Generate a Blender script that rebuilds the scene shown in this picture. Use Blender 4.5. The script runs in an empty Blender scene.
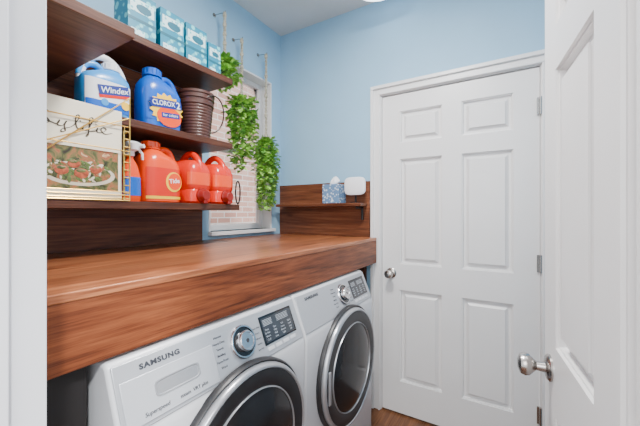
import bpy, bmesh, math, random
from mathutils import Vector, Matrix
random.seed(7)
S = bpy.context.scene
COL = S.collection
ORG = {}

# ------------------------------------------------------------ materials
def lin(c):
    return tuple(((v/255.0)/12.92 if v/255.0 <= 0.04045 else ((v/255.0+0.055)/1.055)**2.4) for v in c)

def mat(name, rgb, rough=0.5, metal=0.0, var=0.06, scale=6.0, bump=0.0, spec=0.5, trans=0.0, coat=0.0, sub=None):
    m = bpy.data.materials.new(name); m.use_nodes = True
    nt = m.node_tree; N = nt.nodes; L = nt.links
    b = N["Principled BSDF"]
    c = lin(rgb)
    tc = N.new("ShaderNodeTexCoord"); nz = N.new("ShaderNodeTexNoise")
    nz.inputs["Scale"].default_value = scale; nz.inputs["Detail"].default_value = 4
    L.new(tc.outputs["Object"], nz.inputs["Vector"])
    r = N.new("ShaderNodeValToRGB")
    r.color_ramp.elements[0].position = 0.3; r.color_ramp.elements[1].position = 0.7
    r.color_ramp.elements[0].color = tuple(v*(1-var) for v in c)+(1,)
    r.color_ramp.elements[1].color = tuple(min(1, v*(1+var)) for v in c)+(1,)
    L.new(nz.outputs["Fac"], r.inputs["Fac"]); L.new(r.outputs["Color"], b.inputs["Base Color"])
    b.inputs["Roughness"].default_value = rough; b.inputs["Metallic"].default_value = metal
    b.inputs["Specular IOR Level"].default_value = spec
    b.inputs["Transmission Weight"].default_value = trans
    b.inputs["Coat Weight"].default_value = coat
    if bump > 0:
        bp = N.new("ShaderNodeBump"); bp.inputs["Strength"].default_value = bump; bp.inputs["Distance"].default_value = 0.002
        n2 = N.new("ShaderNodeTexNoise"); n2.inputs["Scale"].default_value = 220
        L.new(tc.outputs["Object"], n2.inputs["Vector"])
        L.new(n2.outputs["Fac"], bp.inputs["Height"]); L.new(bp.outputs["Normal"], b.inputs["Normal"])
    return m

def wood(name, dark, midc, light, axis=1, rough=0.35, scale=1.0, plank=None, plank_axis=0, spec=0.3, knots=True, gain=1.0):
    m = bpy.data.materials.new(name); m.use_nodes = True
    nt = m.node_tree; N = nt.nodes; L = nt.links
    b = N["Principled BSDF"]; b.inputs["Roughness"].default_value = rough
    b.inputs["Specular IOR Level"].default_value = spec
    def math_(op, a, bb=None, c=None):
        n = N.new("ShaderNodeMath"); n.operation = op
        for k, v in enumerate((a, bb, c)):
            if v is None: continue
            if isinstance(v, (int, float)): n.inputs[k].default_value = v
            else: L.new(v, n.inputs[k])
        return n.outputs[0]
    tc = N.new("ShaderNodeTexCoord")
    vec = tc.outputs["Object"]
    pl = None
    if plank:
        sp = N.new("ShaderNodeSeparateXYZ"); L.new(vec, sp.inputs[0])
        dv = math_("DIVIDE", sp.outputs[plank_axis], plank)
        fl = math_("FLOOR", dv)
        wn = N.new("ShaderNodeTexWhiteNoise"); wn.noise_dimensions = "1D"; L.new(fl, wn.inputs["W"])
        ad = N.new("ShaderNodeVectorMath"); ad.operation = "MULTIPLY_ADD"
        ad.inputs[1].default_value = (3, 3, 3); L.new(wn.outputs["Color"], ad.inputs[0]); L.new(vec, ad.inputs[2])
        vec = ad.outputs[0]
        pl = (wn.outputs["Value"], math_("FRACT", dv))
    def noise(across, along, detail, dist, rgh=.6):
        mp = N.new("ShaderNodeMapping"); sc = [across*scale]*3; sc[axis] = along*scale
        mp.inputs["Scale"].default_value = sc; L.new(vec, mp.inputs["Vector"])
        n = N.new("ShaderNodeTexNoise"); n.inputs["Scale"].default_value = 1; n.inputs["Detail"].default_value = detail
        n.inputs["Distortion"].default_value = dist; n.inputs["Roughness"].default_value = rgh
        L.new(mp.outputs[0], n.inputs["Vector"]); return n.outputs["Fac"]
    big = noise(14, 1.2, 4, .1)
    rings = math_("MULTIPLY", noise(5, .6, 1.0, .1, .35), 100.0)
    rings = math_("SINE", rings)
    rings = math_("MULTIPLY_ADD", rings, .5, .5)
    mid = noise(95, 3.5, 5, .05)
    fine = noise(420, 14, 3, 0)
    v = math_("MULTIPLY", big, .32)
    v = math_("MULTIPLY_ADD", mid, .42, v)
    v = math_("MULTIPLY_ADD", fine, .26, v)
    v = math_("MULTIPLY_ADD", rings, .06, v)
    v = math_("SUBTRACT", v, .03)
    r = N.new("ShaderNodeValToRGB"); e = r.color_ramp.elements
    e[0].position = 0.36; e[0].color = lin(dark)+(1,)
    e[1].position = 0.65; e[1].color = lin(light)+(1,)
    em = e.new(0.50); em.color = lin(midc)+(1,)
    L.new(v, r.inputs["Fac"]); colr = r.outputs["Color"]
    if knots:
        mp = N.new("ShaderNodeMapping"); sc = [4.5]*3; sc[axis] = 1.8; mp.inputs["Scale"].default_value = sc
        L.new(vec, mp.inputs["Vector"])
        vo = N.new("ShaderNodeTexVoronoi"); vo.inputs["Scale"].default_value = 1.0; L.new(mp.outputs[0], vo.inputs["Vector"])
        k = N.new("ShaderNodeMapRange"); k.inputs["From Min"].default_value = .02; k.inputs["From Max"].default_value = .08
        k.inputs["To Min"].default_value = .5; k.inputs["To Max"].default_value = 1.0
        L.new(vo.outputs["Distance"], k.inputs["Value"])
        vm = N.new("ShaderNodeVectorMath"); vm.operation = "SCALE"
        L.new(colr, vm.inputs[0]); L.new(k.outputs[0], vm.inputs["Scale"]); colr = vm.outputs[0]
    if pl:
        mr = N.new("ShaderNodeMapRange"); mr.inputs["To Min"].default_value = 0.78; mr.inputs["To Max"].default_value = 1.22
        L.new(pl[0], mr.inputs["Value"])
        g = math_("GREATER_THAN", pl[1], .015); g = math_("MULTIPLY_ADD", g, .5, .5)
        mm = math_("MULTIPLY", mr.outputs[0], g)
        vm = N.new("ShaderNodeVectorMath"); vm.operation = "SCALE"
        L.new(colr, vm.inputs[0]); L.new(mm, vm.inputs["Scale"]); colr = vm.outputs[0]
    if gain != 1.0:
        vm = N.new("ShaderNodeVectorMath"); vm.operation = "SCALE"; vm.inputs["Scale"].default_value = gain
        L.new(colr, vm.inputs[0]); colr = vm.outputs[0]
    L.new(colr, b.inputs["Base Color"])
    bp = N.new("ShaderNodeBump"); bp.inputs["Strength"].default_value = 0.1; bp.inputs["Distance"].default_value = 0.001
    L.new(mid, bp.inputs["Height"]); L.new(bp.outputs["Normal"], b.inputs["Normal"])
    return m

def brick_mat():
    m = bpy.data.materials.new("brick"); m.use_nodes = True
    nt = m.node_tree; N = nt.nodes; L = nt.links; b = N["Principled BSDF"]
    tc = N.new("ShaderNodeTexCoord")
    sp = N.new("ShaderNodeSeparateXYZ"); cb = N.new("ShaderNodeCombineXYZ")
    L.new(tc.outputs["Object"], sp.inputs[0]); L.new(sp.outputs[1], cb.inputs[0]); L.new(sp.outputs[2], cb.inputs[1])
    br = N.new("ShaderNodeTexBrick"); br.inputs["Scale"].default_value = 1
    br.inputs["Brick Width"].default_value = 0.2; br.inputs["Row Height"].default_value = 0.068; br.inputs["Mortar Size"].default_value = 0.006
    br.inputs["Color1"].default_value = lin((176, 124, 108))+(1,); br.inputs["Color2"].default_value = lin((206, 164, 148))+(1,)
    br.inputs["Mortar"].default_value = lin((214, 206, 198))+(1,)
    L.new(cb.outputs[0], br.inputs["Vector"]); L.new(br.outputs["Color"], b.inputs["Base Color"])
    b.inputs["Roughness"].default_value = 0.9
    return m

def food_mat():
    m = bpy.data.materials.new("food_print"); m.use_nodes = True
    nt = m.node_tree; N = nt.nodes; L = nt.links; b = N["Principled BSDF"]
    tc = N.new("ShaderNodeTexCoord")
    nz = N.new("ShaderNodeTexNoise"); nz.inputs["Scale"].default_value = 26; nz.inputs["Detail"].default_value = 6; nz.inputs["Distortion"].default_value = 1.2
    L.new(tc.outputs["Object"], nz.inputs["Vector"])
    r = N.new("ShaderNodeValToRGB"); e = r.color_ramp.elements
    e[0].position = .34; e[0].color = lin((44, 36, 24))+(1,); e[1].position = .72; e[1].color = lin((208, 182, 136))+(1,)
    for p, c in ((.44,(74,84,44)),(.51,(116,106,62)),(.58,(164,108,66)),(.64,(154,74,48))): k = e.new(p); k.color = lin(c)+(1,)
    L.new(nz.outputs["Fac"], r.inputs["Fac"]); L.new(r.outputs["Color"], b.inputs["Base Color"]); b.inputs["Roughness"].default_value = .3
    return m

def pattern_mat(name, base, alt, scale):
    m = bpy.data.materials.new(name); m.use_nodes = True
    nt = m.node_tree; N = nt.nodes; L = nt.links; b = N["Principled BSDF"]
    tc = N.new("ShaderNodeTexCoord")
    vo = N.new("ShaderNodeTexVoronoi"); vo.inputs["Scale"].default_value = scale; L.new(tc.outputs["Object"], vo.inputs["Vector"])
    r = N.new("ShaderNodeValToRGB"); e = r.color_ramp.elements; e[0].position = .30; e[0].color = lin(alt)+(1,); e[1].position = .42; e[1].color = lin(base)+(1,)
    L.new(vo.outputs["Distance"], r.inputs["Fac"]); L.new(r.outputs["Color"], b.inputs["Base Color"]); b.inputs["Roughness"].default_value = .45
    return m

def glass_mat():
    m = bpy.data.materials.new("window_glass"); m.use_nodes = True
    nt = m.node_tree; N = nt.nodes; L = nt.links
    for n in list(N):
        if n.type == "BSDF_PRINCIPLED": N.remove(n)
    out = [n for n in N if n.type == "OUTPUT_MATERIAL"][0]
    t = N.new("ShaderNodeBsdfTransparent"); g = N.new("ShaderNodeBsdfGlossy"); g.inputs["Roughness"].default_value = 0.02
    mx = N.new("ShaderNodeMixShader"); fr = N.new("ShaderNodeFresnel"); fr.inputs["IOR"].default_value = 1.3
    L.new(fr.outputs[0], mx.inputs[0]); L.new(t.outputs[0], mx.inputs[1]); L.new(g.outputs[0], mx.inputs[2]); L.new(mx.outputs[0], out.inputs[0])
    return m

def emit_mat(name, rgb, s):
    m = mat(name, rgb, 0.5)
    b = m.node_tree.nodes["Principled BSDF"]
    b.inputs["Emission Color"].default_value = lin(rgb)+(1,); b.inputs["Emission Strength"].default_value = s
    return m

M_blue = mat("blue_paint", (148, 187, 213), 0.6, var=0.02, bump=0.1, spec=0.3)
M_white = mat("white_semigloss", (224, 223, 223), 0.35, var=0.015)
M_jamb = mat("jamb_paint", (220, 222, 227), 0.4, var=0.02)
M_ceil = mat("ceiling_paint", (214, 213, 213), 0.8, var=0.02, bump=0.1)
M_wall2 = mat("hall_paint", (222, 222, 222), 0.7, var=0.02)
M_top = wood("walnut_stain_top", (98, 52, 31), (146, 86, 54), (182, 118, 77), axis=1, rough=0.30, plank=0.145, plank_axis=0, spec=.4)
M_apron = wood("walnut_stain_apron", (66, 31, 17), (116, 61, 35), (152, 88, 53), axis=1, rough=0.42)
M_shelf = wood("dark_stain_shelf", (50, 28, 20), (80, 47, 34), (106, 67, 48), axis=1, rough=0.4)
M_clad = wood("dark_stain_cladding", (58, 31, 21), (92, 52, 35), (120, 74, 50), axis=1, rough=0.38, plank=0.14, plank_axis=2, gain=1.45)
M_ledge = wood("dark_stain_ledge", (74, 41, 27), (110, 65, 44), (140, 90, 62), axis=0, rough=0.38, plank=0.14, plank_axis=2)
M_deep = wood("deep_board", (60, 36, 27), (88, 55, 42), (114, 76, 58), axis=1, rough=0.4)
M_floor = wood("floor_planks", (60, 34, 20), (100, 62, 38), (136, 90, 58), axis=1, rough=0.3, plank=0.12, plank_axis=0)
M_brick = brick_mat(); M_glass = glass_mat(); M_food = food_mat()
M_black0 = mat("gap_shade_support", (22, 18, 18), 0.7)  # near-black colour standing in for shade beside the washer
M_app = mat("appliance_white", (204, 206, 210), 0.28, var=0.01)
M_panel = mat("appliance_panel", (174, 178, 184), 0.28, metal=0.35, var=0.01)
M_panel2 = mat("drawer_panel", (184, 188, 194), 0.28, metal=0.25, var=0.01)
M_chrome = mat("chrome", (215, 216, 220), 0.14, metal=1.0, var=0.02)
M_nickel = mat("satin_nickel", (176, 172, 168), 0.25, metal=1.0, var=0.03)
M_ring = mat("silver_plastic", (170, 173, 178), 0.28, metal=0.6, var=0.02)
M_dark = mat("dark_gasket", (34, 35, 38), 0.4, var=0.05)
M_black = mat("black_gloss", (16, 17, 20), 0.12, var=0.03, coat=0.5)
M_lcd = mat("lcd_grey", (52, 56, 62), 0.2, var=0.12, scale=30, coat=0.5)
M_smoke = mat("smoked_glass", (34, 34, 36), 0.14, var=0.3, spec=0.25)
M_greytx = mat("grey_print", (48, 51, 58), 0.5)
M_lighttx = mat("light_print", (176, 184, 192), 0.5)
M_gold = mat("gold_wire", (226, 186, 96), 0.3, metal=0.8, var=0.03)
M_cream = mat("cream_paper", (242, 235, 212), 0.5, var=0.03)
M_orange = mat("orange_plastic", (240, 74, 16), 0.22, var=0.03)
M_red = mat("red_plastic", (220, 40, 14), 0.22, var=0.03)
M_dred = mat("dark_red_plastic", (140, 18, 14), 0.3, var=0.03)
M_bluep = mat("blue_plastic", (14, 92, 196), 0.25, var=0.04)
M_lblue = mat("light_blue_plastic", (60, 150, 222), 0.25, var=0.04)
M_navy = mat("navy_print", (18, 42, 130), 0.4)
M_wpl = mat("white_plastic", (234, 236, 240), 0.3, var=0.02)
M_yel = mat("yellow_print", (250, 200, 40), 0.4)
M_teal = pattern_mat("teal_card", (22, 128, 156), (116, 204, 210), 32)
M_tealw = pattern_mat("pale_card", (206, 234, 236), (90, 184, 196), 70)
M_green = mat("green_print", (18, 96, 116), 0.5)
M_leaf = mat("leaf_green", (150, 200, 86), 0.5, var=0.55, scale=30)
M_leaf2 = mat("leaf_dark", (98, 158, 62), 0.5, var=0.5, scale=30)
M_rope = mat("jute_rope", (176, 170, 152), 0.9, var=0.35, scale=80)
M_pot = mat("grey_pot", (120, 124, 112), 0.7)
M_bucket = mat("brown_bucket", (78, 48, 40), 0.35, var=0.15)
M_hoop = mat("dark_brown_hoop", (48, 28, 22), 0.4)
M_tbox = pattern_mat("tissue_box_print", (98, 132, 170), (206, 218, 228), 60)
M_tissue = mat("tissue_paper", (246, 246, 248), 0.8)
M_blackm = mat("black_metal", (24, 24, 26), 0.45, metal=0.3)
M_tom = mat("tomato_print", (172, 84, 52), 0.35, var=0.5, scale=70)
M_sal = mat("herb_print", (92, 112, 56), 0.4, var=0.6, scale=90)
M_plate = mat("plate_print", (214, 204, 182), 0.4, var=0.1, scale=20)
M_ink = mat("dark_ink", (78, 66, 48), 0.5)
M_lamp = emit_mat("lamp_diffuser", (240, 248, 255), 4.0)

# ------------------------------------------------------------ mesh helpers
def box(bm, x0, x1, y0, y1, z0, z1, mi=0):
    v = [bm.verts.new(p) for p in ((x0,y0,z0),(x1,y0,z0),(x1,y1,z0),(x0,y1,z0),(x0,y0,z1),(x1,y0,z1),(x1,y1,z1),(x0,y1,z1))]
    for f in ((0,3,2,1),(4,5,6,7),(0,1,5,4),(1,2,6,5),(2,3,7,6),(3,0,4,7)):
        bm.faces.new([v[i] for i in f]).material_index = mi

def lathe(bm, prof, M, seg=32, mi=0, capa=True, capb=True):
    rings = []
    for r, h in prof:
        if r < 1e-5: rings.append([bm.verts.new(M @ Vector((0,0,h)))])
        else: rings.append([bm.verts.new(M @ Vector((r*math.cos(2*math.pi*i/seg), r*math.sin(2*math.pi*i/seg), h))) for i in range(seg)])
    for a, b in zip(rings, rings[1:]):
        for i in range(seg):
            j = (i+1) % seg
            if len(a) == 1 and len(b) == 1: continue
            if len(a) == 1: f = bm.faces.new([a[0], b[i], b[j]][::-1])
            elif len(b) == 1: f = bm.faces.new([a[i], a[j], b[0]])
            else: f = bm.faces.new([a[i], a[j], b[j], b[i]])
            f.material_index = mi
    if capa and len(rings[0]) > 1: bm.faces.new(rings[0][::-1]).material_index = mi
    if capb and len(rings[-1]) > 1: bm.faces.new(rings[-1]).material_index = mi

def tube(bm, pts, r, seg=8, closed=False, mi=0):
    pts = [Vector(p) for p in pts]; n = len(pts); rings = []
    rad = r if isinstance(r, (list, tuple)) else [r]*n
    for i, p in enumerate(pts):
        a = pts[(i-1) % n] if (closed or i > 0) else p
        b = pts[(i+1) % n] if (closed or i < n-1) else p
        t = (b-a).normalized()
        u = t.cross(Vector((0,0,1)))
        if u.length < 0.05: u = t.cross(Vector((1,0,0)))
        u.normalize(); w = t.cross(u)
        rings.append([bm.verts.new(p + (u*math.cos(2*math.pi*k/seg)+w*math.sin(2*math.pi*k/seg))*rad[i]) for k in range(seg)])
    m = n if closed else n-1
    for i in range(m):
        a = rings[i]; b = rings[(i+1) % n]
        for k in range(seg):
            j = (k+1) % seg
            bm.faces.new([a[k], a[j], b[j], b[k]]).material_index = mi
    if not closed:
        bm.faces.new(rings[0][::-1]).material_index = mi; bm.faces.new(rings[-1]).material_index = mi

def sel(t, hx, hy, n):
    c, s = math.cos(t), math.sin(t)
    return (math.copysign(abs(c)**(2/n), c)*hx, math.copysign(abs(s)**(2/n), s)*hy)

def loft(bm, secs, seg=36, cx=0, cy=0, mi=0):
    """secs: (z, ox, oy, hx, hy, n)"""
    rings = []
    for z, ox, oy, hx, hy, n in secs:
        rings.append([bm.verts.new((cx+ox+sel(2*math.pi*i/seg, hx, hy, n)[0], cy+oy+sel(2*math.pi*i/seg, hx, hy, n)[1], z)) for i in range(seg)])
    for a, b in zip(rings, rings[1:]):
        for i in range(seg):
            j = (i+1) % seg
            bm.faces.new([a[i], a[j], b[j], b[i]]).material_index = mi
    bm.faces.new(rings[0][::-1]).material_index = mi; bm.faces.new(rings[-1]).material_index = mi

def loft_patch(bm, secs, a0, a1, off, seg=14, cx=0, cy=0, mi=0):
    rings = []
    for z, ox, oy, hx, hy, n in secs:
        rw = []
        for i in range(seg+1):
            t = a0+(a1-a0)*i/seg
            x, y = sel(t, hx+off, hy+off, n); rw.append(bm.verts.new((cx+ox+x, cy+oy+y, z)))
        rings.append(rw)
    for a, b in zip(rings, rings[1:]):
        for i in range(seg): bm.faces.new([a[i], a[i+1], b[i+1], b[i]]).material_index = mi

def add(name, bm, mats, parent=None, label=None, cat=None, kind=None, smooth=False, bevel=0, group=None, recalc=True, sub=0):
    if recalc: bmesh.ops.recalc_face_normals(bm, faces=bm.faces)
    vs = [v.co for v in bm.verts]
    lo = Vector([min(v[i] for v in vs) for i in range(3)]); hi = Vector([max(v[i] for v in vs) for i in range(3)])
    c = (lo+hi)/2
    if kind == "structure": c = Vector((0,0,0))
    bmesh.ops.translate(bm, verts=bm.verts, vec=-c)
    me = bpy.data.meshes.new(name); bm.to_mesh(me); bm.free()
    if not isinstance(mats, (list, tuple)): mats = [mats]
    for m in mats: me.materials.append(m)
    if smooth:
        for p in me.polygons: p.use_smooth = True
    o = bpy.data.objects.new(name, me); COL.objects.link(o)
    if smooth:
        try:
            me.set_sharp_from_angle(angle=math.radians(40))
        except Exception: pass
    if bevel:
        md = o.modifiers.new("bevel", "BEVEL"); md.width = bevel; md.segments = 3; md.limit_method = "ANGLE"; md.angle_limit = math.radians(40)
        for p in me.polygons: p.use_smooth = True
        try: me.set_sharp_from_angle(angle=math.radians(60))
        except Exception: pass
    ORG[o.name] = c
    if parent:
        o.parent = parent; o.location = c - ORG[parent.name]
    else: o.location = c
    if label: o["label"] = label
    if cat: o["category"] = cat
    if kind: o["kind"] = kind
    if group: o["group"] = group
    return o

def empty(name, loc, label, cat, group=None):
    o = bpy.data.objects.new(name, None); COL.objects.link(o); o.location = loc; o.empty_display_size = 0.05
    ORG[o.name] = Vector(loc); o["label"] = label; o["category"] = cat
    if group: o["group"] = group
    return o

def frame(o, X, Y, Z):
    return Matrix(((X[0],Y[0],Z[0],o[0]),(X[1],Y[1],Z[1],o[1]),(X[2],Y[2],Z[2],o[2]),(0,0,0,1)))

def text_bm(body, size, M, extrude=0.0004, shear=0.0, bm=None, sx=1.0, mi=0, bold=0.0, spacing=1.0):
    cu = bpy.data.curves.new("t", "FONT"); cu.body = body; cu.size = size; cu.align_x = "CENTER"; cu.align_y = "CENTER"
    cu.extrude = extrude; cu.shear = shear; cu.resolution_u = 3; cu.offset = bold; cu.space_character = spacing
    ob = bpy.data.objects.new("t", cu); COL.objects.link(ob)
    bpy.context.view_layer.update()
    dg = bpy.context.evaluated_depsgraph_get()
    me = bpy.data.meshes.new_from_object(ob.evaluated_get(dg))
    me.transform(M @ Matrix.Diagonal((sx,1,1,1)))
    if bm is None: bm = bmesh.new()
    n0 = len(bm.faces)
    bm.from_mesh(me)
    bm.faces.ensure_lookup_table()
    for f in bm.faces[n0:]: f.material_index = mi
    bpy.data.objects.remove(ob); bpy.data.meshes.remove(me); bpy.data.curves.remove(cu)
    return bm

NB = bmesh.new
def face_x(x, y, z): return frame((x,y,z), (0,1,0), (0,0,1), (1,0,0))
def rot_face(x, y, z, a): return face_x(x, y, z) @ Matrix.Rotation(a, 4, "Z")

XL, YB, ZC = -1.573, 1.99, 2.67
WY0, WY1, WZ0, WZ1 = 1.295, 1.875, 1.165, 2.26

# ------------------------------------------------------------ room
bm = NB(); box(bm, XL-.2, .55, -2.2, YB+.12, -.05, 0); add("floor", bm, M_floor, kind="structure")
bm = NB(); box(bm, XL-.2, .55, -2.2, YB+.12, ZC, ZC+.05); add("ceiling", bm, M_ceil, kind="structure")
bm = NB()
box(bm, XL-.14, XL, .08, WY0, 0, ZC); box(bm, XL-.14, XL, WY1, YB+.12, 0, ZC)
box(bm, XL-.14, XL, WY0, WY1, 0, WZ0); box(bm, XL-.14, XL, WY0, WY1, WZ1, ZC)
add("wall_left", bm, M_blue, kind="structure")
DX0, DX1, DH = -.740, .108, 2.035
bm = NB()
box(bm, XL, DX0-.02, YB, YB+.12, 0, ZC); box(bm, DX1+.02, .40, YB, YB+.12, 0, ZC); box(bm, DX0-.02, DX1+.02, YB, YB+.12, DH+.02, ZC)
add("wall_back", bm, M_blue, kind="structure")
bm = NB(); box(bm, .33, .45, .19, YB, 0, ZC); add("wall_right", bm, M_blue, kind="structure")
JX = -.630
bm = NB(); box(bm, XL, JX-.02, .075, .19, 0, ZC); box(bm, .22, .45, .075, .19, 0, ZC); box(bm, JX-.02, .22, .075, .19, 2.06, ZC)
add("wall_front", bm, M_wall2, kind="structure")
bm = NB(); box(bm, JX-.019, JX, .06, .207, 0, 2.045); box(bm, .201, .219, .06, .207, 0, 2.045); box(bm, JX-.019, .219, .06, .207, 2.045, 2.06)
box(bm, JX, JX+.011, .06, .160, 0, 2.045)
add("trim_1", bm, M_jamb, kind="structure", bevel=.002)
bm = NB(); box(bm, JX-.075, JX-.006, .191, .205, 0, 2.12); box(bm, .226, .29, .191, .205, 0, 2.12)
add("trim_2", bm, M_jamb, kind="structure", bevel=.003)
bm = NB()
box(bm, DX0-.02, DX0-.004, YB, YB+.12, 0, DH+.004); box(bm, DX1+.004, DX1+.02, YB, YB+.12, 0, DH+.004); box(bm, DX0-.02, DX1+.02, YB, YB+.12, DH+.004, DH+.02)
for (a, b, t) in ((.008, .072, .011), (.050, .072, .024), (.010, .022, .018)):
    box(bm, DX0-b, DX0-a, YB-t, YB, 0, DH+a); box(bm, DX1+a, DX1+b, YB-t, YB, 0, DH+a)
    box(bm, DX0-b, DX1+b, YB-t, YB, DH+a, DH+b)
add("trim_3", bm, M_white, kind="structure", bevel=.003)
bm = NB(); box(bm, XL, DX0-.074, YB-.014, YB, 0, .10); add("baseboard_back", bm, M_white, kind="structure", bevel=.003)

def six_panel(bm, M, w, h, th, us, ws):
    def ring(u0, u1, w0, w1, ins, d):
        return [bm.verts.new(M @ Vector((a, b, d))) for a, b in ((u0+ins,w0+ins),(u1-ins,w0+ins),(u1-ins,w1-ins),(u0+ins,w1-ins))]
    for side in (0, 1):
        def D(d): return -d if side == 0 else -th+d
        for i in range(len(us)-1):
            for j in range(len(ws)-1):
                u0, u1, w0, w1 = us[i], us[i+1], ws[j], ws[j+1]
                if i in (1, 3) and j in (1, 3, 5):
                    prev = ring(u0, u1, w0, w1, 0, D(0))
                    for ins, d in ((.0015, .006), (.006, .007), (.009, .020), (.022, .0205), (.038, .007), (.0385,.003)):
                        cur = ring(u0, u1, w0, w1, ins, D(d))
                        for k in range(4):
                            bm.faces.new([prev[k], prev[(k+1)%4], cur[(k+1)%4], cur[k]])
                        prev = cur
                    bm.faces.new(prev)
                else:
                    bm.faces.new(ring(u0, u1, w0, w1, 0, D(0)))
    c = [(0,0),(w,0),(w,h),(0,h)]
    for k in range(4):
        a, b = c[k], c[(k+1)%4]
        bm.faces.new([bm.verts.new(M @ Vector(p)) for p in ((a[0],a[1],0),(b[0],b[1],0),(b[0],b[1],-th),(a[0],a[1],-th))])
    bmesh.ops.remove_doubles(bm, verts=bm.verts, dist=.0003)

WS = [0, .20, .78, .945, 1.610, 1.715, 1.912, 2.02]
W = DX1-DX0
yf = YB+.008
Mb = frame((DX0, yf, .012), (1,0,0), (0,0,1), (0,-1,0))
bm = NB(); six_panel(bm, Mb, W, 2.02, .046, [0, .115, .37, .478, .733, W], WS)
d1 = add("door_1", bm, M_white, kind="structure")
KP = [(.033,0),(.033,.004),(.028,.009),(.013,.012),(.011,.030),(.016,.036),(.026,.046),(.028,.056),(.024,.066),(.012,.071),(0,.072)]
Mk = frame((DX0+.06, yf, .895), (1,0,0), (0,0,1), (0,-1,0))
bm = NB(); lathe(bm, KP, Mk, 28); add("door_knob", bm, M_nickel, parent=d1, smooth=True, label="round satin nickel door knob")
for hz in (.24, 1.02, 1.83):
    bm = NB(); lathe(bm, [(.007,-.045),(.007,.045)], Matrix.Translation((DX1+.004, YB-.010, hz)), 12)
    box(bm, DX1-.012, DX1+.012, YB-.003, YB+.004, hz-.044, hz+.044)
    add("hinge", bm, M_nickel, parent=d1, smooth=True, label="satin nickel butt hinge")

ed = Vector((.069, 1.055, 0)); dd = Vector((.122, -.993, 0)).normalized(); nn = Vector((-.993, -.122, 0)).normalized()
Mo = frame((ed.x, ed.y, .012), dd, (0,0,1), nn)
w2 = .82
bm = NB(); six_panel(bm, Mo, w2, 2.02, .046, [0, .112, .360, .460, .708, w2], WS)
d2 = add("door_2", bm, M_white, kind="structure")
kc = ed + dd*.06
Mk = frame((kc.x, kc.y, .888), dd, (0,0,1), nn)
bm = NB(); lathe(bm, KP, Mk, 32); add("door_knob", bm, M_nickel, parent=d2, smooth=True, label="round satin nickel door knob")
def obox(bm, M, a0,a1,b0,b1,c0,c1):
    t = NB(); box(t, a0,a1,b0,b1,c0,c1); bmesh.ops.transform(t, matrix=M, verts=t.verts)
    me = bpy.data.meshes.new("q"); t.to_mesh(me); t.free(); bm.from_mesh(me); bpy.data.meshes.remove(me)
bm = NB()
obox(bm, Mo, -.0012, .0, .848, .903, -.030, -.005); obox(bm, Mo, -.008, -.001, .865, .886, -.024, -.011)
add("latch", bm, M_nickel, parent=d2, label="nickel latch plate")

# ---- window
bm = NB()
xw0, xw1 = XL-.125, XL-.085
f = .04
box(bm, xw0, xw1, WY0, WY0+f, WZ0, WZ1); box(bm, xw0, xw1, WY1-f, WY1, WZ0, WZ1)
box(bm, xw0, xw1, WY0+f, WY1-f, WZ0, WZ0+f); box(bm, xw0, xw1, WY0+f, WY1-f, WZ1-f, WZ1); box(bm, xw0, xw1, WY0+f, WY1-f, 1.69, 1.73)
win = add("window_1", bm, M_white, kind="structure", bevel=.003)
for a, b in ((WZ0+f, 1.69), (1.73, WZ1-f)):
    bm = NB(); box(bm, xw0+.017, xw0+.021, WY0+f, WY1-f, a, b)
    add("window_pane", bm, M_glass, parent=win)
bm = NB(); t = .012
box(bm, XL-.085, XL+.003, WY0, WY0+t, WZ0, WZ1); box(bm, XL-.085, XL+.003, WY1-t, WY1, WZ0, WZ1); box(bm, XL-.085, XL+.003, WY0+t, WY1-t, WZ1-t, WZ1)
box(bm, XL-.085, XL+.035, WY0-.005, WY1+.01, WZ0-.022, WZ0-.0)
add("trim_4", bm, M_white, kind="structure", bevel=.002)
bm = NB(); box(bm, -3.15, -3.0, -.5, 7.0, -.5, 5.5); add("wall_exterior", bm, M_brick, kind="structure")

# ------------------------------------------------------------ counter
CX, CT, CB = -.767, 1.120, .957
bm = NB()
pl = [(XL+.001,.192),(CX,.192),(CX,1.9655),(DX0-.078,1.9655),(DX0-.078,YB-.001),(XL+.001,YB-.001)]
a = [bm.verts.new((x,y,1.100)) for x,y in pl]; b = [bm.verts.new((x,y,CT)) for x,y in pl]
bm.faces.new(a[::-1]); bm.faces.new(b)
for i in range(6): bm.faces.new([a[i],a[(i+1)%6],b[(i+1)%6],b[i]])
wt = add("worktop", bm, M_top, bevel=.003, label="long glossy walnut-stained wooden worktop above the laundry machines", cat="countertop")
bm = NB(); box(bm, CX-.032, CX-.0015, .192, 1.9655, CB, 1.0998)
add("fascia", bm, M_apron, parent=wt, bevel=.002, label="dark grained front board of the worktop")
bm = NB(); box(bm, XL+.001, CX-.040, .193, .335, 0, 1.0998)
add("support_panel", bm, M_black0, parent=wt, label="end support panel coloured near-black as the shaded gap")  # brought out over the washer side; its black paints the gap's shade
bm = NB(); box(bm, XL+.001, CX-.07, 1.93, 1.9655, 0, 1.0998)
add("support_panel", bm, M_shelf, parent=wt)
bm = NB(); box(bm, XL+.0005, XL+.018, .192, 1.235, CT+.0005, 1.96)
add("wood_cladding", bm, M_clad, label="dark-stained wooden board cladding on wall behind the shelves", cat="wall paneling")
bm = NB(); box(bm, XL+.002, DX0-.079, 1.972, YB-.001, CT+.0002, 1.492)
add("wooden_backsplash", bm, M_ledge, bevel=.002, label="dark-stained wooden backsplash board above the worktop end", cat="backsplash")

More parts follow.
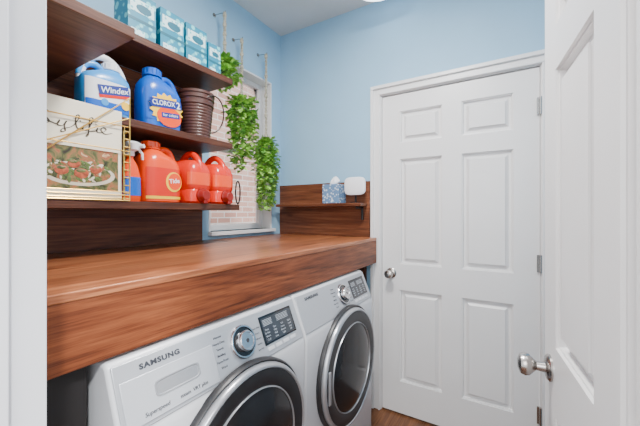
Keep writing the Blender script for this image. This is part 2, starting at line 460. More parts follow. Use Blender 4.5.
# ------------------------------------------------------------ shelves
SX0, SX1, SY0, SY1 = XL+.0185, -1.285, .193, 1.215
def shelf(z0, z1, x1, y0, y1, lab, m=M_shelf):
    bm = NB(); box(bm, SX0, x1, y0, y1, z0, z1)
    return add("wall_shelf", bm, m, bevel=.002, label=lab, cat="shelf")
Z1, Z2, Z3 = 1.325, 1.650, 1.992
shelf(Z1-.030, Z1, SX1+.03, SY0, SY1+.02, "dark-stained lowest wooden wall shelf holding detergent jugs")
shelf(Z2-.030, Z2, SX1, SY0, SY1, "dark-stained middle wooden wall shelf holding cleaner bottles")
shelf(Z3-.031, Z3, SX1, SY0, SY1, "dark-stained top wooden wall shelf holding teal boxes")
shelf(1.792, 1.822, -.953, SY0, .52, "deep brown wooden shelf board beside the cleaner bottles", M_deep)
bm = NB(); box(bm, XL+.05, -.835, 1.865, 1.9715, 1.325, 1.345)
lg = add("wall_shelf", bm, M_ledge, bevel=.002, label="narrow dark wooden ledge holding a tissue box", cat="shelf")
bm = NB(); tube(bm, [(-.868,1.963,1.235),(-.868,1.963,1.316),(-.868,1.875,1.316)], .009, 8); add("bracket", bm, M_blackm, parent=lg, label="black metal shelf bracket")

# ------------------------------------------------------------ washers
def machine(y0, lab, name, drawer, zc):
    y1 = y0+.682
    R = empty(name, ((-1.1), (y0+y1)/2, 0), lab, name.replace("_", " "))
    prof = [(-1.50,.0),(-1.50,.94),(-1.45,.948),(-.775,.948),(-.762,.943),(-.702,.795),(-.696,.775),(-.698,.70),(-.702,.05),(-.73,.0)]
    bm = NB()
    a = [bm.verts.new((x,y0,z)) for x,z in prof]; b = [bm.verts.new((x,y1,z)) for x,z in prof]
    bm.faces.new(a); bm.faces.new(b[::-1])
    for i in range(len(prof)):
        j = (i+1) % len(prof); bm.faces.new([a[i],a[j],b[j],b[i]])
    add("body", bm, M_app, parent=R, bevel=.010)
    up = Vector((-.06,0,.148)).normalized(); nrm = Vector((up.z,0,-up.x))
    ctr = Vector((-.732,(y0+y1)/2,.869))
    P = frame(ctr, (0,1,0), up, nrm)
    def T(u, v, n): return P @ Matrix.Translation((u,v,n))
    bm = NB(); obox(bm, P, -.334,.334,-.075,.075,-.001,.004)
    cp = add("control_panel", bm, M_panel, parent=R, bevel=.003)
    n0 = .004
    du, dv = .380-.341, .006
    bm = NB(); lathe(bm, [(.052,0),(.052,.004),(.048,.009),(.044,.009),(.043,.004)], T(du,dv,n0), 48); add("dial_ring", bm, M_chrome, parent=cp, smooth=True)
    bm = NB(); lathe(bm, [(.0435,.0),(.0435,.006),(.030,.007)], T(du,dv,n0), 48); add("dial_face", bm, M_black, parent=cp, smooth=True)
    bm = NB(); lathe(bm, [(.032,.006),(.031,.022),(.028,.026),(.024,.026),(.023,.024)], T(du,dv,n0), 48)
    dl = add("dial", bm, M_chrome, parent=cp, smooth=True, label="silver rotary program dial")
    bm = NB(); lathe(bm, [(.0235,.0235),(.0,.0242)], T(du,dv,n0), 32, capa=False); add("dial_cap", bm, M_greytx, parent=dl, smooth=True, label="dark grey dial centre")
    su0, su1 = .468-.341, .645-.341
    bm = NB(); obox(bm, P, su0, su1, -.040, .056, n0, n0+.002); ds = add("display", bm, M_black, parent=cp, bevel=.001, label="black glossy control display")
    bm = NB(); obox(bm, P, su0+.008, su1-.008, -.033, .048, n0+.002, n0+.0024); add("display_screen", bm, M_lcd, parent=ds, label="dark grey liquid crystal screen")
    bm = NB()
    W1 = ["Temp","Spin","Soil","Signal"]; W2 = ["Ex Hot","High","Heavy","Loud"]; W3 = ["Warm","Med","Normal","Low"]; W4 = ["Cold","Low","Light","Off"]
    for r, row in enumerate((W1, W2, W3, W4)):
        for c in range(4): text_bm(row[c], .0085, T(su0+.025+c*.041, .008-r*.011, n0+.0026), bm=bm, extrude=.0001)
    for k in range(5): obox(bm, P, su0+.014, su0+.060, .022+k*.0045, .0235+k*.0045, n0+.0024, n0+.0026)
    for k in range(5): obox(bm, P, su0+.085, su0+.15, .022+k*.0045, .0235+k*.0045, n0+.0024, n0+.0026)
    add("display_print", bm, M_lighttx, parent=ds)
    for k in range(4):
        bm = NB(); obox(bm, P, su0+.008+k*.041, su0+.040+k*.041, -.060, -.048, n0-.001, n0+.002); add("button", bm, M_app, parent=cp, bevel=.001)
    bm = NB()
    for i in range(6):
        v = .048-i*.017
        text_bm(["Normal","Heavy Duty","Towels","Bedding","Perm Press","Wool"][i], .009, T(du-.088,v,n0+.0006), bm=bm, extrude=.0002)
    add("panel_print", bm, M_greytx, parent=cp)
    bm = NB()
    for i in range(1, 6):
        text_bm(["","Quick Wash","Active","Delicates","Sanitize","Spin Only"][i], .007, T(du+.067,.044-i*.017,n0+.0006), bm=bm, extrude=.0002)
    add("panel_print", bm, M_greytx, parent=cp)
    bm = text_bm("SAMSUNG", .0168, T(.118-.341,.053,n0+.0007), bm=None, sx=1.25, bold=.0007, spacing=1.14)
    add("brand_print", bm, M_greytx, parent=cp)
    if drawer:
        bm = NB(); obox(bm, P, -.325,-.075,-.066,.036,n0-.001,n0+.003)
        dr = add("detergent_drawer", bm, M_panel2, parent=R, bevel=.003)
        pm = P @ Matrix.Translation((-.190,-.008,n0+.003))
        lo_ = NB(); loft(lo_, [(0,0,0,.062,.019,6),(.0016,0,0,.062,.019,6),(.0016,0,0,.058,.016,6),(.0006,0,0,.056,.0145,6)], 48); bmesh.ops.transform(lo_, matrix=pm, verts=lo_.verts)
        add("handle", lo_, M_ring, parent=dr, label="grey recessed drawer pull")
        bm = text_bm("Superspeed", .013, T(-.255,-.050,n0+.0036), shear=.2); add("drawer_print", bm, M_greytx, parent=dr)
        bm = text_bm("steam  VRT plus", .0125, T(-.155,-.050,n0+.0036)); add("drawer_print", bm, M_greytx, parent=dr)
    yc = (y0+y1)/2+.018
    D = frame((-.699, yc, zc), (0,1,0), (0,0,1), (1,0,0))
    bm = NB(); lathe(bm, [(.283,0),(.283,.014),(.278,.021),(.270,.016)], D, 72, capa=False, capb=False)
    add("door_bezel", bm, M_dark, parent=R, smooth=True, label="dark gasket ring around the machine door")
    bm = NB(); lathe(bm, [(.272,0),(.272,.024),(.268,.034),(.263,.038),(.259,.038),(.256,.034)], D, 72, capa=False, capb=False)
    dr = add("machine_door", bm, M_ring, parent=R, smooth=True, label="round porthole door with silver ring")
    bm = NB(); lathe(bm, [(.2565,.032),(.254,.036),(.222,.038),(.205,.034),(.204,.030)], D, 72, capa=False, capb=False); add("inner_ring", bm, M_dark, parent=dr, smooth=True, label="dark grey inner ring")
    bm = NB(); lathe(bm, [(.205,.032),(.203,.038),(.201,.039),(.199,.034)], D, 72, capa=False, capb=False); add("chrome_ring", bm, M_ring, parent=dr, smooth=True)
    bm = NB(); lathe(bm, [(.200,.034),(.18,.039),(.15,.045),(.08,.052),(0,.054)], D, 72, capa=False); add("porthole_glass", bm, M_smoke, parent=dr, smooth=True, label="smoked dark porthole glass")
    bm = NB(); obox(bm, D, -.244,-.228,-.07,.07,.035,.043); add("handle", bm, M_ring, parent=dr, bevel=.003)
    return R
machine(.352, "white front-loading washing machine under the worktop beside the doorway", "washing_machine", True, .543)
machine(1.039, "white front-loading dryer under the worktop near the closed door", "clothes_dryer", False, .545)

# ------------------------------------------------------------ jugs
def jug(name, lab, cat, x, y, z, hx, hy, h, body, capm, labm, side=1, hand=True, caps=1.0):
    R = empty(name, (x,y,z), lab, cat)
    s = side
    secs = [(z+.0,0,0,hx*.92,hy*.92,3.2),(z+.006,0,0,hx,hy,3.6),(z+h*.30,0,0,hx,hy,3.8),(z+h*.60,0,0,hx,hy,3.6),
            (z+h*.70,0,s*hy*.05,hx*.96,hy*.92,3.2),(z+h*.78,0,s*hy*.18,hx*.80,hy*.68,2.6),(z+h*.85,0,s*hy*.28,hx*.58,hy*.42,2.2),(z+h*.88,0,s*hy*.30,.026,.026,2)]
    bm = NB(); loft(bm, secs, 44, x, y)
    add("bottle_body", bm, body, parent=R, smooth=True)
    bm = NB(); C = Matrix.Translation((x, y+s*hy*.30, z+h*.872))
    pr = [(.033*caps,0),(.034*caps,.004)]
    lathe(bm, pr+[(.030*caps,h*.030),(.030*caps,h*.115),(.027*caps,h*.128),(0,h*.128)], C, 28)
    for q in range(14):
        a = 2*math.pi*q/14; obox(bm, C @ Matrix.Rotation(a,4,"Z"), .028*caps, .0318*caps, -.0016, .0016, h*.03, h*.112)
    add("cap", bm, capm, parent=R, smooth=True)
    if hand:
        pts = []
        for i in range(13):
            a = math.pi*(.02+.93*i/12)
            pts.append((x, y - s*(hy*.40 + math.cos(a)*hy*.52), z+h*.64+math.sin(a)*h*.27))
        bm = NB(); tube(bm, pts, min(hx*.24, .013), 12); add("handle", bm, body, parent=R, smooth=True)
    if labm:
        ls = [(z+h*.12,0,0,hx,hy,3.8),(z+h*.60,0,0,hx,hy,3.7)]
        bm = NB(); loft_patch(bm, ls, -.95, .95, .0012, 20, x, y); add("label_print", bm, labm, parent=R, smooth=True)
    return R

def disc(name, parent, x, y, z, r, m, d=.0008, spikes=0, sz=1.0):
    bm = NB()
    if spikes:
        Mx = face_x(x,y,z); n = spikes*2
        v = [bm.verts.new(Mx @ Vector(((r if i % 2 else r*.82)*math.cos(math.pi*2*i/n), (r if i % 2 else r*.82)*sz*math.sin(math.pi*2*i/n), 0))) for i in range(n)]
        bm.faces.new(v)
    else: lathe(bm, [(r,0),(r,d)], face_x(x,y,z) @ Matrix.Diagonal((1,sz,1,1)), 32)
    return add(name, bm, m, parent=parent)

JY = .842
j = jug("detergent_jug", "orange laundry detergent jug with label on lowest shelf", "detergent jug", -1.37, JY, Z1, .072, .088, .268, M_orange, M_orange, None, side=-1, caps=1.2)
bm = NB(); loft_patch(bm, [(Z1+.030,0,0,.072,.088,3.8),(Z1+.150,0,0,.072,.088,3.7)], -.98, 1.25, .0010, 24, -1.37, JY); add("label_print", bm, M_red, parent=j, smooth=True)
disc("logo_ring", j, -1.37+.0736, JY+.036, Z1+.092, .038, M_yel, sz=1.15); disc("logo_disc", j, -1.37+.0746, JY+.040, Z1+.094, .032, M_orange, sz=1.15)
bm = text_bm("Tide", .028, rot_face(-1.37+.0760,JY+.037,Z1+.096,.15), bold=.0005); add("lettering", bm, M_wpl, parent=j)
bm = NB(); loft_patch(bm, [(Z1+.016,0,0,.072,.088,3.8),(Z1+.028,0,0,.072,.088,3.8)], -.95, .95, .0014, 14, -1.37, JY); add("label_band", bm, M_yel, parent=j, smooth=True)

def dispenser(y, body, lab, lm):
    x = -1.368; z = Z1; hx, hy, h = .104, .0715, .208
    R = empty("detergent_dispenser", (x,y,z), lab, "detergent bottle", "red detergent dispensers on the lowest shelf")
    secs = [(z,0,0,hx*.93,hy*.9,3),(z+.010,0,0,hx,hy,3.6),(z+h*.28,0,0,hx,hy,3.6),(z+h*.32,0,0,hx*.95,hy*.94,3.6),(z+h*.36,0,0,hx,hy,3.6),(z+h*.74,0,0,hx,hy,3.6),(z+h*.88,-.006,0,hx*.96,hy*.94,3.2),(z+h*.97,-.012,0,hx*.86,hy*.78,3),(z+h,-.016,0,hx*.72,hy*.5,3)]
    bm = NB(); loft(bm, secs, 44, x, y)
    add("bottle_body", bm, body, parent=R, smooth=True)
    pts = [(x+.090-.158*t, y, z+h*.74+.088*math.sin(math.pi*t)**.5 if 0<t<1 else z+h*.74) for t in [i/18 for i in range(19)]]
    bm = NB(); tube(bm, pts, .015, 12); add("handle", bm, body, parent=R, smooth=True)
    bm = NB(); loft_patch(bm, [(z+h*.42,0,0,hx,hy,3.6),(z+h*.70,0,0,hx,hy,3.6)], -.95, .95, .0012, 16, x, y); add("label_print", bm, lm, parent=R, smooth=True)
    bm = NB(); lathe(bm, [(.034,0),(.034,.010),(.027,.018),(.024,.030),(.020,.034),(0,.034)], face_x(x+hx-.003, y, z+.038), 28)
    lathe(bm, [(.012,-.028),(.013,.0)], Matrix.Translation((x+hx+.018, y, z+.030)), 14)
    add("spigot", bm, M_dred, parent=R, smooth=True, label="dark red plastic pouring spigot")
    bm = NB(); lathe(bm, [(.019,0),(.019,.016),(.016,.018),(0,.018)], Matrix.Translation((x-.055, y+.035, z+h*.955)), 20)
    add("cap", bm, M_dred, parent=R, smooth=True, label="dark red vent cap")
dispenser(1.005, M_red, "red laundry detergent dispenser with spigot and top handle", M_orange)
dispenser(1.151, M_red, "red-orange laundry detergent dispenser at the shelf end", M_orange)

x, y, z = -1.335, .708, Z1
R = empty("spray_bottle", (x,y,z), "orange trigger spray bottle standing beside the orange jug", "spray bottle")
bm = NB(); loft(bm, [(z,0,0,.026,.034,3),(z+.006,0,0,.029,.037,3),(z+.11,0,0,.028,.035,3),(z+.15,0,0,.022,.026,2.4),(z+.175,0,0,.013,.013,2),(z+.188,0,0,.012,.012,2)], 32, x, y)
add("bottle_body", bm, M_orange, parent=R, smooth=True)
bm = NB(); loft(bm, [(z+.186,0,0,.016,.016,2),(z+.205,0,0,.016,.016,2),(z+.210,.008,.004,.030,.018,3),(z+.234,.008,.008,.036,.028,3),(z+.244,.0,.004,.028,.020,3)], 24, x, y)
tube(bm, [(x+.03,y+.02,z+.212),(x+.036,y+.03,z+.195),(x+.032,y+.032,z+.172)], .0055, 8); tube(bm, [(x+.034,y+.02,z+.226),(x+.050,y+.03,z+.226)], .008, 10)
add("trigger_head", bm, M_wpl, parent=R, smooth=True, label="white spray trigger head")
bm = NB(); loft_patch(bm, [(z+.025,0,0,.029,.037,3),(z+.10,0,0,.0285,.0355,3)], -1.2, 1.2, .001, 14, x, y); add("label_print", bm, M_bluep, parent=R, smooth=True)

bm = NB()
tube(bm, [(-1.2595, 1.229+.004*math.sin(a), Z1+.064+.060*math.cos(a)) if False else (-1.2595+.004*math.sin(a), 1.2265+.012*math.sin(a), Z1+.064+.060*math.cos(a)) for a in [2*math.pi*i/28 for i in range(28)]], .0042, 8, closed=True)
add("wire_hoop", bm, M_blackm, smooth=True, label="thin black metal hoop leaning at the shelf end", cat="hoop")

x, y, z = -1.37, .625, Z2
j = jug("cleaner_jug", "white glass cleaner refill jug with blue label", "cleaner bottle", x, y, z, .055, .088, .215, M_lblue, M_wpl, M_wpl, side=1)
bm = NB(); loft_patch(bm, [(z+.018,0,0,.055,.088,3.8),(z+.050,0,0,.055,.088,3.8)], -.9, .9, .002, 14, x, y); add("label_band", bm, M_bluep, parent=j, smooth=True)
bm = NB(); obox(bm, rot_face(x+.0568, y+.015, z+.080, .20), -.056, .056, -.010, .006, 0, .0005); add("label_stripe", bm, M_red, parent=j)
bm = NB(); obox(bm, rot_face(x+.0570, y+.013, z+.099, .20), -.056, .056, -.018, .018, 0, .0006); add("logo_band", bm, M_navy, parent=j)
bm = text_bm("Windex", .031, rot_face(x+.0582, y+.013, z+.098, .20), shear=.25, bold=.0004); add("lettering", bm, M_wpl, parent=j)
disc("logo_disc", j, x+.0576, y+.055, z+.050, .016, M_yel)
disc("label_emblem", j, x+.0576, y-.020, z+.046, .013, M_lblue)
bm = NB()
tube(bm, [(x, y-.078*math.cos(a), z+.13+.105*math.sin(a)) for a in [math.pi*i/16 for i in range(17)]], .013, 12)
add("handle", bm, M_wpl, parent=j, smooth=True, label="white arched handle")
y = .848
j = jug("cleaner_jug", "blue stain remover jug with yellow burst label", "cleaner bottle", x, y, z, .060, .090, .262, M_bluep, M_bluep, M_bluep, side=-1, caps=1.2)
disc("logo_burst", j, x+.0622, y+.004, z+.084, .080, M_yel, spikes=16, sz=.90)
disc("logo_disc", j, x+.0632, y+.016, z+.054, .058, M_orange, sz=.75)
bm = NB(); obox(bm, rot_face(x+.064, y, z+.108, .12), -.074, .074, -.018, .018, 0, .0008); add("logo_band", bm, M_navy, parent=j)
bm = text_bm("CLOROX", .029, rot_face(x+.0656,y-.012,z+.107,.12), bold=.0003, sx=.88); text_bm("2", .042, rot_face(x+.0656,y+.057,z+.113,.12), bold=.0005, bm=bm); add("lettering", bm, M_wpl, parent=j)
bm = NB(); obox(bm, rot_face(x+.0642, y+.024, z+.062, .12), -.046, .040, -.011, .011, 0, .0006); add("label_patch", bm, M_navy, parent=j)
bm = text_bm("for colors", .018, rot_face(x+.0656,y+.020,z+.062,.12)); add("lettering", bm, M_wpl, parent=j)
# buckets
x, y, z = -1.385, 1.062, Z2
R = empty("bucket", (x,y,z), "solid dark brown ribbed nested buckets with looping handle", "bucket")
bm = NB(); pr = [(0,0),(.064,0)]
for i in range(11):
    h = .006+i*.0145; r = .067+.0013*i
    pr += [(r,h),(r+.0018,h+.003),(r+.0018,h+.0095),(r,h+.0125)]
pr += [(.086,.168),(.086,.184),(.083,.187),(.083,.194),(.089,.197),(.089,.209),(.085,.212),(.085,.217),(.090,.220),(.090,.232),(.082,.232),(.076,.20),(.060,.02),(0,.02)]
lathe(bm, pr, Matrix.Translation((x,y,z)), 44); add("bucket_shell", bm, M_bucket, parent=R, smooth=True)
bm = NB(); tube(bm, [(x+.072+.018*math.sin(a), y+.042+.072*math.cos(a), z+.130+.090*math.sin(a)) for a in [-math.pi*.62+math.pi*1.35*i/34 for i in range(35)]], .0036, 8)
add("handle", bm, M_hoop, parent=R, smooth=True, label="thin dark curved handle")

# boxes on top shelf
for k, (yy, dz) in enumerate(((.765,.21),(.905,.208),(1.035,.206),(1.146,.17))):
    hw = .060 if k < 3 else .040
    x0, x1 = -1.455, -1.345
    bm = NB(); box(bm, x0, x1, yy-hw, yy+hw, Z3, Z3+dz)
    o = add("cardboard_box", bm, M_teal, bevel=.0015, label="teal and white printed cardboard box standing on top shelf" if k < 3 else "smaller teal and white cardboard box at the shelf end", cat="box", group="teal boxes on the top shelf")
    bm = NB(); box(bm, x1+.0002, x1+.001, yy-hw*.85, yy+hw*.85, Z3+dz*.60, Z3+dz*.86); add("label_print", bm, M_tealw, parent=o)
    bm = NB(); lathe(bm, [(hw*.55,0),(hw*.55,.0006)], face_x(x1+.0011, yy+hw*.1, Z3+dz*.70) @ Matrix.Diagonal((1,.55,1,1)), 24); add("label_emblem", bm, M_green, parent=o)
    bm = NB(); box(bm, x1+.0002, x1+.001, yy-hw*.8, yy+hw*.15, Z3+dz*.10, Z3+dz*.26); add("label_patch", bm, M_tealw, parent=o)
    bm = NB(); box(bm, x1+.0002, x1+.001, yy-hw, yy+hw, Z3+dz*.42, Z3+dz*.48); add("label_band", bm, M_green, parent=o)

# ------------------------------------------------------------ cookbook and wire rack
bx, by0, by1, bz0, bz1 = -1.262, .300, .640, Z1+.006, 1.660
bm = NB(); box(bm, bx-.022, bx, by0, by1, bz0, bz1)
bk = add("cookbook", bm, M_cream, bevel=.002, label="cream cookbook with dish photo standing in gold rack", cat="book")
def rect(m, y0, y1, z0, z1, d, nm, lab=None):
    bm = NB(); box(bm, bx+.0001, bx+d, y0, y1, bz0+z0, bz0+z1); return add(nm, bm, m, parent=bk, label=lab)
rect(M_food, by0+.014, by1-.014, .030, .172, .0006, "cover_background", "printed table setting around the plate")
bm = NB()
def ell(yy, zz, ry, rz, d, mi, rot=0):
    Mx = face_x(bx+.0004, yy, bz0+zz) @ Matrix.Rotation(rot, 4, "Z") @ Matrix.Diagonal((ry, rz, 1, 1)); lathe(bm, [(1,0),(.92,d*.8),(.6,d),(0,d*1.15)], Mx, 24, mi=mi)
ell(.505, .082, .114, .042, .0006, 0); ell(.505, .085, .102, .035, .0009, 3)
rnd = random.Random(3)
for i in range(90):
    a = rnd.uniform(0, 6.28); q = rnd.uniform(.1, 1)**.6
    ell(.505+.094*q*math.cos(a), .094+.036*q*math.sin(a), rnd.uniform(.007,.014), rnd.uniform(.003,.006), .0012+.0010*rnd.random(), rnd.choice((2,2,2,3,3,0)), rnd.uniform(0,3.1))
for yy, zz, s in ((.452,.090,1.0),(.486,.114,.9),(.508,.084,1.1),(.552,.102,1.0)):
    ell(yy, zz, .021*s, .016*s, .0028, 1); ell(yy-.002, zz+.007*s, .014*s, .007*s, .0034, 3); ell(yy+.004, zz+.009*s, .008*s, .003*s, .0040, 2)
add("cover_photo", bm, [M_plate, M_tom, M_sal, M_food], parent=bk, smooth=True, label="printed photo of stuffed vegetables and salad on a plate")
bm = NB()
B = bz0
def stroke(pts, w):
    pts = [(.500+(u-.49)*.92, .246+(v-.228)*.72) for u, v in pts]
    n = len(pts); P = []; K = 16*(n-1)
    for i in range(K+1):
        t = i/K*(n-1); k = min(int(t), n-2); f_ = t-k
        p0 = pts[max(k-1,0)]; p1 = pts[k]; p2 = pts[k+1]; p3 = pts[min(k+2,n-1)]
        P.append(tuple(.5*((2*p1[c])+(-p0[c]+p2[c])*f_+(2*p0[c]-5*p1[c]+4*p2[c]-p3[c])*f_*f_+(-p0[c]+3*p1[c]-3*p2[c]+p3[c])*f_**3) for c in (0,1)))
    L_ = []; R_ = []
    for i, (u, v) in enumerate(P):
        a = P[max(i-1,0)]; b = P[min(i+1,K)]
        du_, dv_ = b[0]-a[0], b[1]-a[1]; l = math.hypot(du_, dv_) or 1
        thick = w*(.30+.70*abs((du_*.6-dv_*.8)/l))*.5*min(1, i/6+.2, (K-i)/6+.2)
        L_.append(bm.verts.new((bx+.0012, u-dv_/l*thick, B+v+du_/l*thick))); R_.append(bm.verts.new((bx+.0012, u+dv_/l*thick, B+v-du_/l*thick)))
    for i in range(K): bm.faces.new([L_[i], L_[i+1], R_[i+1], R_[i]])
stroke([(.405,.262),(.385,.270),(.374,.256),(.392,.238),(.402,.220),(.385,.206),(.368,.214),(.378,.226),(.405,.220),(.425,.216),(.432,.236),(.425,.214),(.440,.212),(.452,.236),(.446,.214),(.448,.190),(.436,.184),(.440,.198),(.466,.214),(.482,.240),(.492,.270),(.484,.274),(.480,.250),(.484,.216),(.500,.214),(.506,.232),(.503,.214),(.518,.214),(.530,.246),(.536,.274),(.526,.272),(.524,.240),(.520,.190),(.514,.184),(.524,.206),(.545,.216),(.552,.232),(.550,.214),(.566,.214),(.582,.232),(.572,.240),(.564,.226),(.578,.210),(.606,.222)], .0052)
stroke([(.470,.256),(.505,.262),(.560,.258)], .0026)
for yy, zz in ((.505,.262),(.552,.262)):
    Mx = face_x(bx+.0006, yy, B+zz); lathe(bm, [(.0026,0),(.0022,.0006)], Mx, 12)
add("cover_lettering", bm, M_ink, parent=bk, label="flowing dark calligraphic title")
# rack
bm = NB(); r = .0024
gx0, gx1, gy0, gy1 = -1.292, -1.252, .29, .663
zz0 = Z1+r
tube(bm, [(gx1,gy0,zz0),(gx1,gy1,zz0),(gx0,gy1,zz0),(gx0,gy0,zz0)], r, 6, closed=True)
tube(bm, [(gx1,gy1,zz0),(gx1,gy1,1.718)], r, 6)
tube(bm, [(gx0+.002,gy1,zz0),(gx0+.002,gy1,Z2-.035)], r, 6)
for i in range(9):
    h = Z1+.03+i*.029; tube(bm, [(gx1,gy1-.022,h),(gx1,gy1,h),(gx0,gy1,h)], r*.95, 6)
tube(bm, [(gx1,gy1-.022,Z1+.03),(gx1,gy1-.022,Z1+.262)], r*.9, 6)
for i in range(3):
    h = Z1+.010+i*.012; tube(bm, [(gx1,gy0,h),(gx1,gy1,h)], r*.7, 6)
tube(bm, [(gx1,gy1,1.716),(gx1,.41,1.482),(gx1,gy0,1.372)], r, 6)
tube(bm, [(gx1,gy1,1.640),(gx1,.41,1.510),(gx1,gy0,1.450)], r*.9, 6)
tube(bm, [(gx1,gy1,1.605),(gx1,.40,1.600)], r*.9, 6)
tube(bm, [(gx1,gy1,1.513),(gx1,gy0,1.513)], r*.8, 6)
tube(bm, [(gx1,gy0,zz0),(gx1,gy0,1.513)], r, 6)
add("wire_rack", bm, M_gold, smooth=True, label="gold wire rack holding the cookbook on lowest shelf", cat="rack")

# ------------------------------------------------------------ ledge items
tx, ty, tz = -1.055, 1.918, 1.345
bm = NB(); box(bm, tx-.064, tx+.064, ty-.052, ty+.052, tz, tz+.128)
o = add("tissue_box", bm, M_tbox, bevel=.003, label="blue patterned cube tissue box on the narrow ledge", cat="tissue box")
bm = NB(); rr = []
for k, (r, h) in enumerate(((.020,0),(.028,.010),(.032,.022),(.022,.036),(.012,.048),(.003,.056))):
    rr.append([bm.verts.new((tx-.008+.004*k+r*math.cos(a)*(1+.35*math.sin(3*a+k*.3)), ty+r*.55*math.sin(a)*(1+.2*math.cos(5*a)), tz+.128+h+.005*math.sin(4*a)*(0<k<5))) for a in [2*math.pi*i/24 for i in range(24)]])
for a, b in zip(rr, rr[1:]):
    for i in range(24): bm.faces.new([a[i], a[(i+1)%24], b[(i+1)%24], b[i]])
bm.faces.new(rr[-1])
add("tissue", bm, M_tissue, parent=o, smooth=True, label="white peaked tissue sticking out")
sx_, sy_ = -.888, 1.905
R = empty("wireless_speaker", (sx_, sy_, 1.345), "white rounded square gadget on small black stand on ledge", "device")
Mv = frame((sx_, sy_-.012, 1.455), (1,0,0), (0,0,1), (0,-1,0))
lo_ = NB(); loft(lo_, [(-.012,0,0,.064,.050,4.2),(-.008,0,0,.072,.058,4.2),(.008,0,0,.072,.058,4.2),(.012,0,0,.064,.050,4.2)], 44); bmesh.ops.transform(lo_, matrix=Mv, verts=lo_.verts)
add("casing", lo_, M_wpl, parent=R, smooth=True)
bm = NB(); box(bm, sx_-.006, sx_+.006, sy_-.004, sy_+.004, 1.349, 1.41); box(bm, sx_-.025, sx_+.025, sy_-.03, sy_+.03, 1.345, 1.350)
add("stand", bm, M_blackm, parent=R, bevel=.001, label="black metal stand")

# ------------------------------------------------------------ hanging plants
def leaf(bm, p, d, up, L, W_, mi):
    d = d.normalized(); s = d.cross(up)
    if s.length < .1: s = d.cross(Vector((1,0,0)))
    s.normalize(); n = s.cross(d)
    pts = [p, p+d*L*.25+s*W_*.9+n*.12*L, p+d*L*.6+s*W_*.75+n*.1*L, p+d*L, p+d*L*.6-s*W_*.75+n*.1*L, p+d*L*.25-s*W_*.9+n*.12*L]
    mid = p+d*L*.45
    v = [bm.verts.new(q) for q in pts]; m = bm.verts.new(mid)
    for i in range(6): bm.faces.new([v[i], v[(i+1)%6], m]).material_index = mi

def plant(x, y, zp, r, length, n, lab, hookz=2.42, ls=1.0):
    R = empty("hanging_plant", (x,y,zp), lab, "plant", "hanging plants in front of the window")
    bm = NB(); tube(bm, [(XL+.001,y,hookz+.01),(x-.02,y,hookz),(x-.008,y,hookz-.010),(x+.004,y,hookz-.008),(x+.008,y,hookz+.006)], .0028, 8); lathe(bm, [(.012,0),(.012,.004)], face_x(XL+.0005,y,hookz+.01), 16)
    add("hook", bm, M_nickel, parent=R, smooth=True, label="small metal wall hook")
    bm = NB(); nseg = 90
    for k in range(2):
        pts = [(x+.0050*math.cos(i*.8+k*math.pi), y+.0050*math.sin(i*.8+k*math.pi), hookz-(hookz-zp-.07)*i/nseg) for i in range(nseg+1)]
        tube(bm, pts, .0046, 6)
    zk = zp+.07
    for k in range(3):
        a = 2*math.pi*k/3+.5
        tube(bm, [(x,y,zk),(x+.038*math.cos(a),y+.038*math.sin(a),zp+.012),(x+.034*math.cos(a),y+.034*math.sin(a),zp-.05),(x,y,zp-.072)], .0022, 6)
    nk = 5
    for q in range(nk):
        hz = zk+(hookz-.02-zk)*q/(nk-1)
        lathe(bm, [(0,-.018),(.012,-.008),(.012,.008),(0,.018)], Matrix.Translation((x,y,hz)), 12)
    add("rope_hanger", bm, M_rope, parent=R, smooth=True, label="twisted pale macrame rope with knots")
    bm = NB(); lathe(bm, [(0,-.060),(.020,-.060),(.030,-.03),(.034,.0),(.030,0),(.026,-.01),(0,-.01)], Matrix.Translation((x,y,zp)), 24)
    add("pot", bm, M_pot, parent=R, smooth=True)
    bm = NB(); bm2 = NB()
    for i in range(n):
        a = random.uniform(0, 2*math.pi); rr_ = r*random.uniform(.25, 1.0)
        ln = length*random.choice((.25, .4, .55, .7, .85, 1.0, 1.15))*random.uniform(.85, 1.05)
        P0 = Vector((x,y,zp)); vp = []
        m = max(7, int(ln/.022)); wb = random.uniform(0,6)
        for k in range(m+1):
            t = k/m
            out = rr_*min(1, t*2.6); out *= (1-.45*max(0, t-.4))
            p = P0+Vector((math.cos(a+.3*t)*out*.75, math.sin(a+.3*t)*out+.008*math.sin(t*9+wb), .035*math.sin(min(1,t*2.6)*math.pi)-ln*max(0,t-.12)/.88))
            p.x = max(p.x, XL+.02); vp.append(p)
        tube(bm2, vp, .0011, 4)
        for k in range(1, m+1):
            for q in range(2 if random.random() < .7 else 1):
                d = Vector((math.cos(a)*.7+random.uniform(-1,1), math.sin(a)*.7+random.uniform(-1,1), random.uniform(-.9,.45)))
                leaf(bm, vp[k]+Vector([random.uniform(-.006,.006) for _ in range(3)]), d, Vector((0,0,1)), random.uniform(.028,.048)*ls, random.uniform(.014,.022)*ls, random.choice((0,0,0,1)))
    for i in range(80):
        a = random.uniform(0, 2*math.pi); q = random.uniform(0, .8)*r
        d = Vector((math.cos(a), math.sin(a), random.uniform(-.2, .8)))
        leaf(bm, Vector((max(x+q*math.cos(a), XL+.03), y+q*math.sin(a), zp+random.uniform(-.01,.035))), d, Vector((0,0,1)), random.uniform(.028,.044)*ls, random.uniform(.013,.019)*ls, random.choice((0,0,1)))
    for v in bm.verts: v.co.x = max(v.co.x, XL+.006)
    add("foliage", bm, [M_leaf, M_leaf2], parent=R, recalc=False)
    add("vines", bm2, M_leaf2, parent=R)
plant(-1.480, 1.335, 2.165, .098, .13, 26, "small trailing green plant on rope hanger near boxes", 2.48)
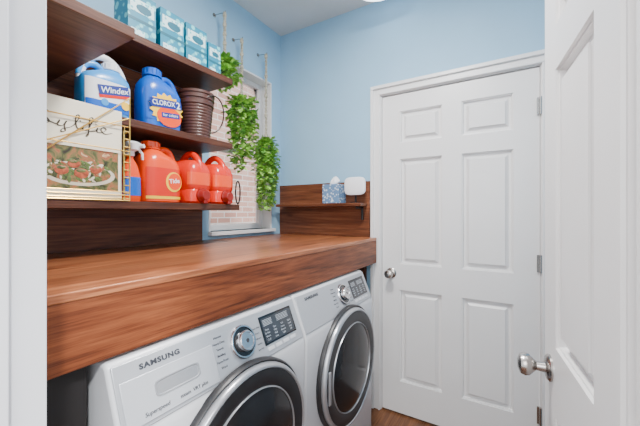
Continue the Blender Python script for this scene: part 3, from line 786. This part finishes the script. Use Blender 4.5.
plant(-1.495, 1.490, 1.975, .104, .36, 46, "bushy trailing green plant hanging before window", 2.40)
plant(-1.495, 1.724, 1.755, .102, .40, 44, "long trailing green plant hanging low by window corner", 2.40, .95)

# ceiling light
R = empty("ceiling_light", (-.66, 1.70, ZC), "round white flush ceiling light, switched on", "lamp")
CL = Matrix.Translation((-.66,1.70,ZC-.0005))
bm = NB(); lathe(bm, [(.165,0),(.165,-.025),(.158,-.030),(0,-.030)], CL, 48); add("lamp_base", bm, M_white, parent=R, smooth=True)
bm = NB(); lathe(bm, [(.140,-.030),(.140,-.106),(.134,-.116),(.10,-.121),(0,-.122)], CL, 48); add("lamp_shade", bm, M_lamp, parent=R, smooth=True, label="glowing white diffuser")

# ------------------------------------------------------------ lights
def area(name, loc, rot, sx, sy, power, col=(1,1,1)):
    l = bpy.data.lights.new(name, "AREA"); l.shape = "RECTANGLE"; l.size = sx; l.size_y = sy; l.energy = power; l.color = col
    o = bpy.data.objects.new(name, l); COL.objects.link(o); o.location = loc; o.rotation_euler = rot; return o
area("ceiling_fill", (-.45, .90, 2.62), (0,0,0), .25, .25, 52, (1,.97,.94))  # added overhead fill without a fixture, apart from the round flush light
area("hall_fill", (.1, -1.0, 1.9), (math.radians(68), 0, math.radians(12)), 1.2, 1.2, 34, (1,.98,.96))  # added fill through the doorway from behind the camera, no fixture there
sun = bpy.data.lights.new("sun", "SUN"); sun.energy = 5; sun.angle = .1
so = bpy.data.objects.new("sun", sun); COL.objects.link(so); so.rotation_euler = (math.radians(20), math.radians(42), 0)
w = bpy.data.worlds.new("World"); S.world = w; w.use_nodes = True
w.node_tree.nodes["Background"].inputs[0].default_value = (.92, .96, 1, 1); w.node_tree.nodes["Background"].inputs[1].default_value = 1.9

cam = bpy.data.cameras.new("camera"); cam.lens = 18.0; cam.sensor_width = 36; cam.clip_start = .01
co = bpy.data.objects.new("camera", cam); COL.objects.link(co); co.location = (0,0,1.28); co.rotation_euler = (math.radians(90), 0, math.radians(31.36))
S.camera = co
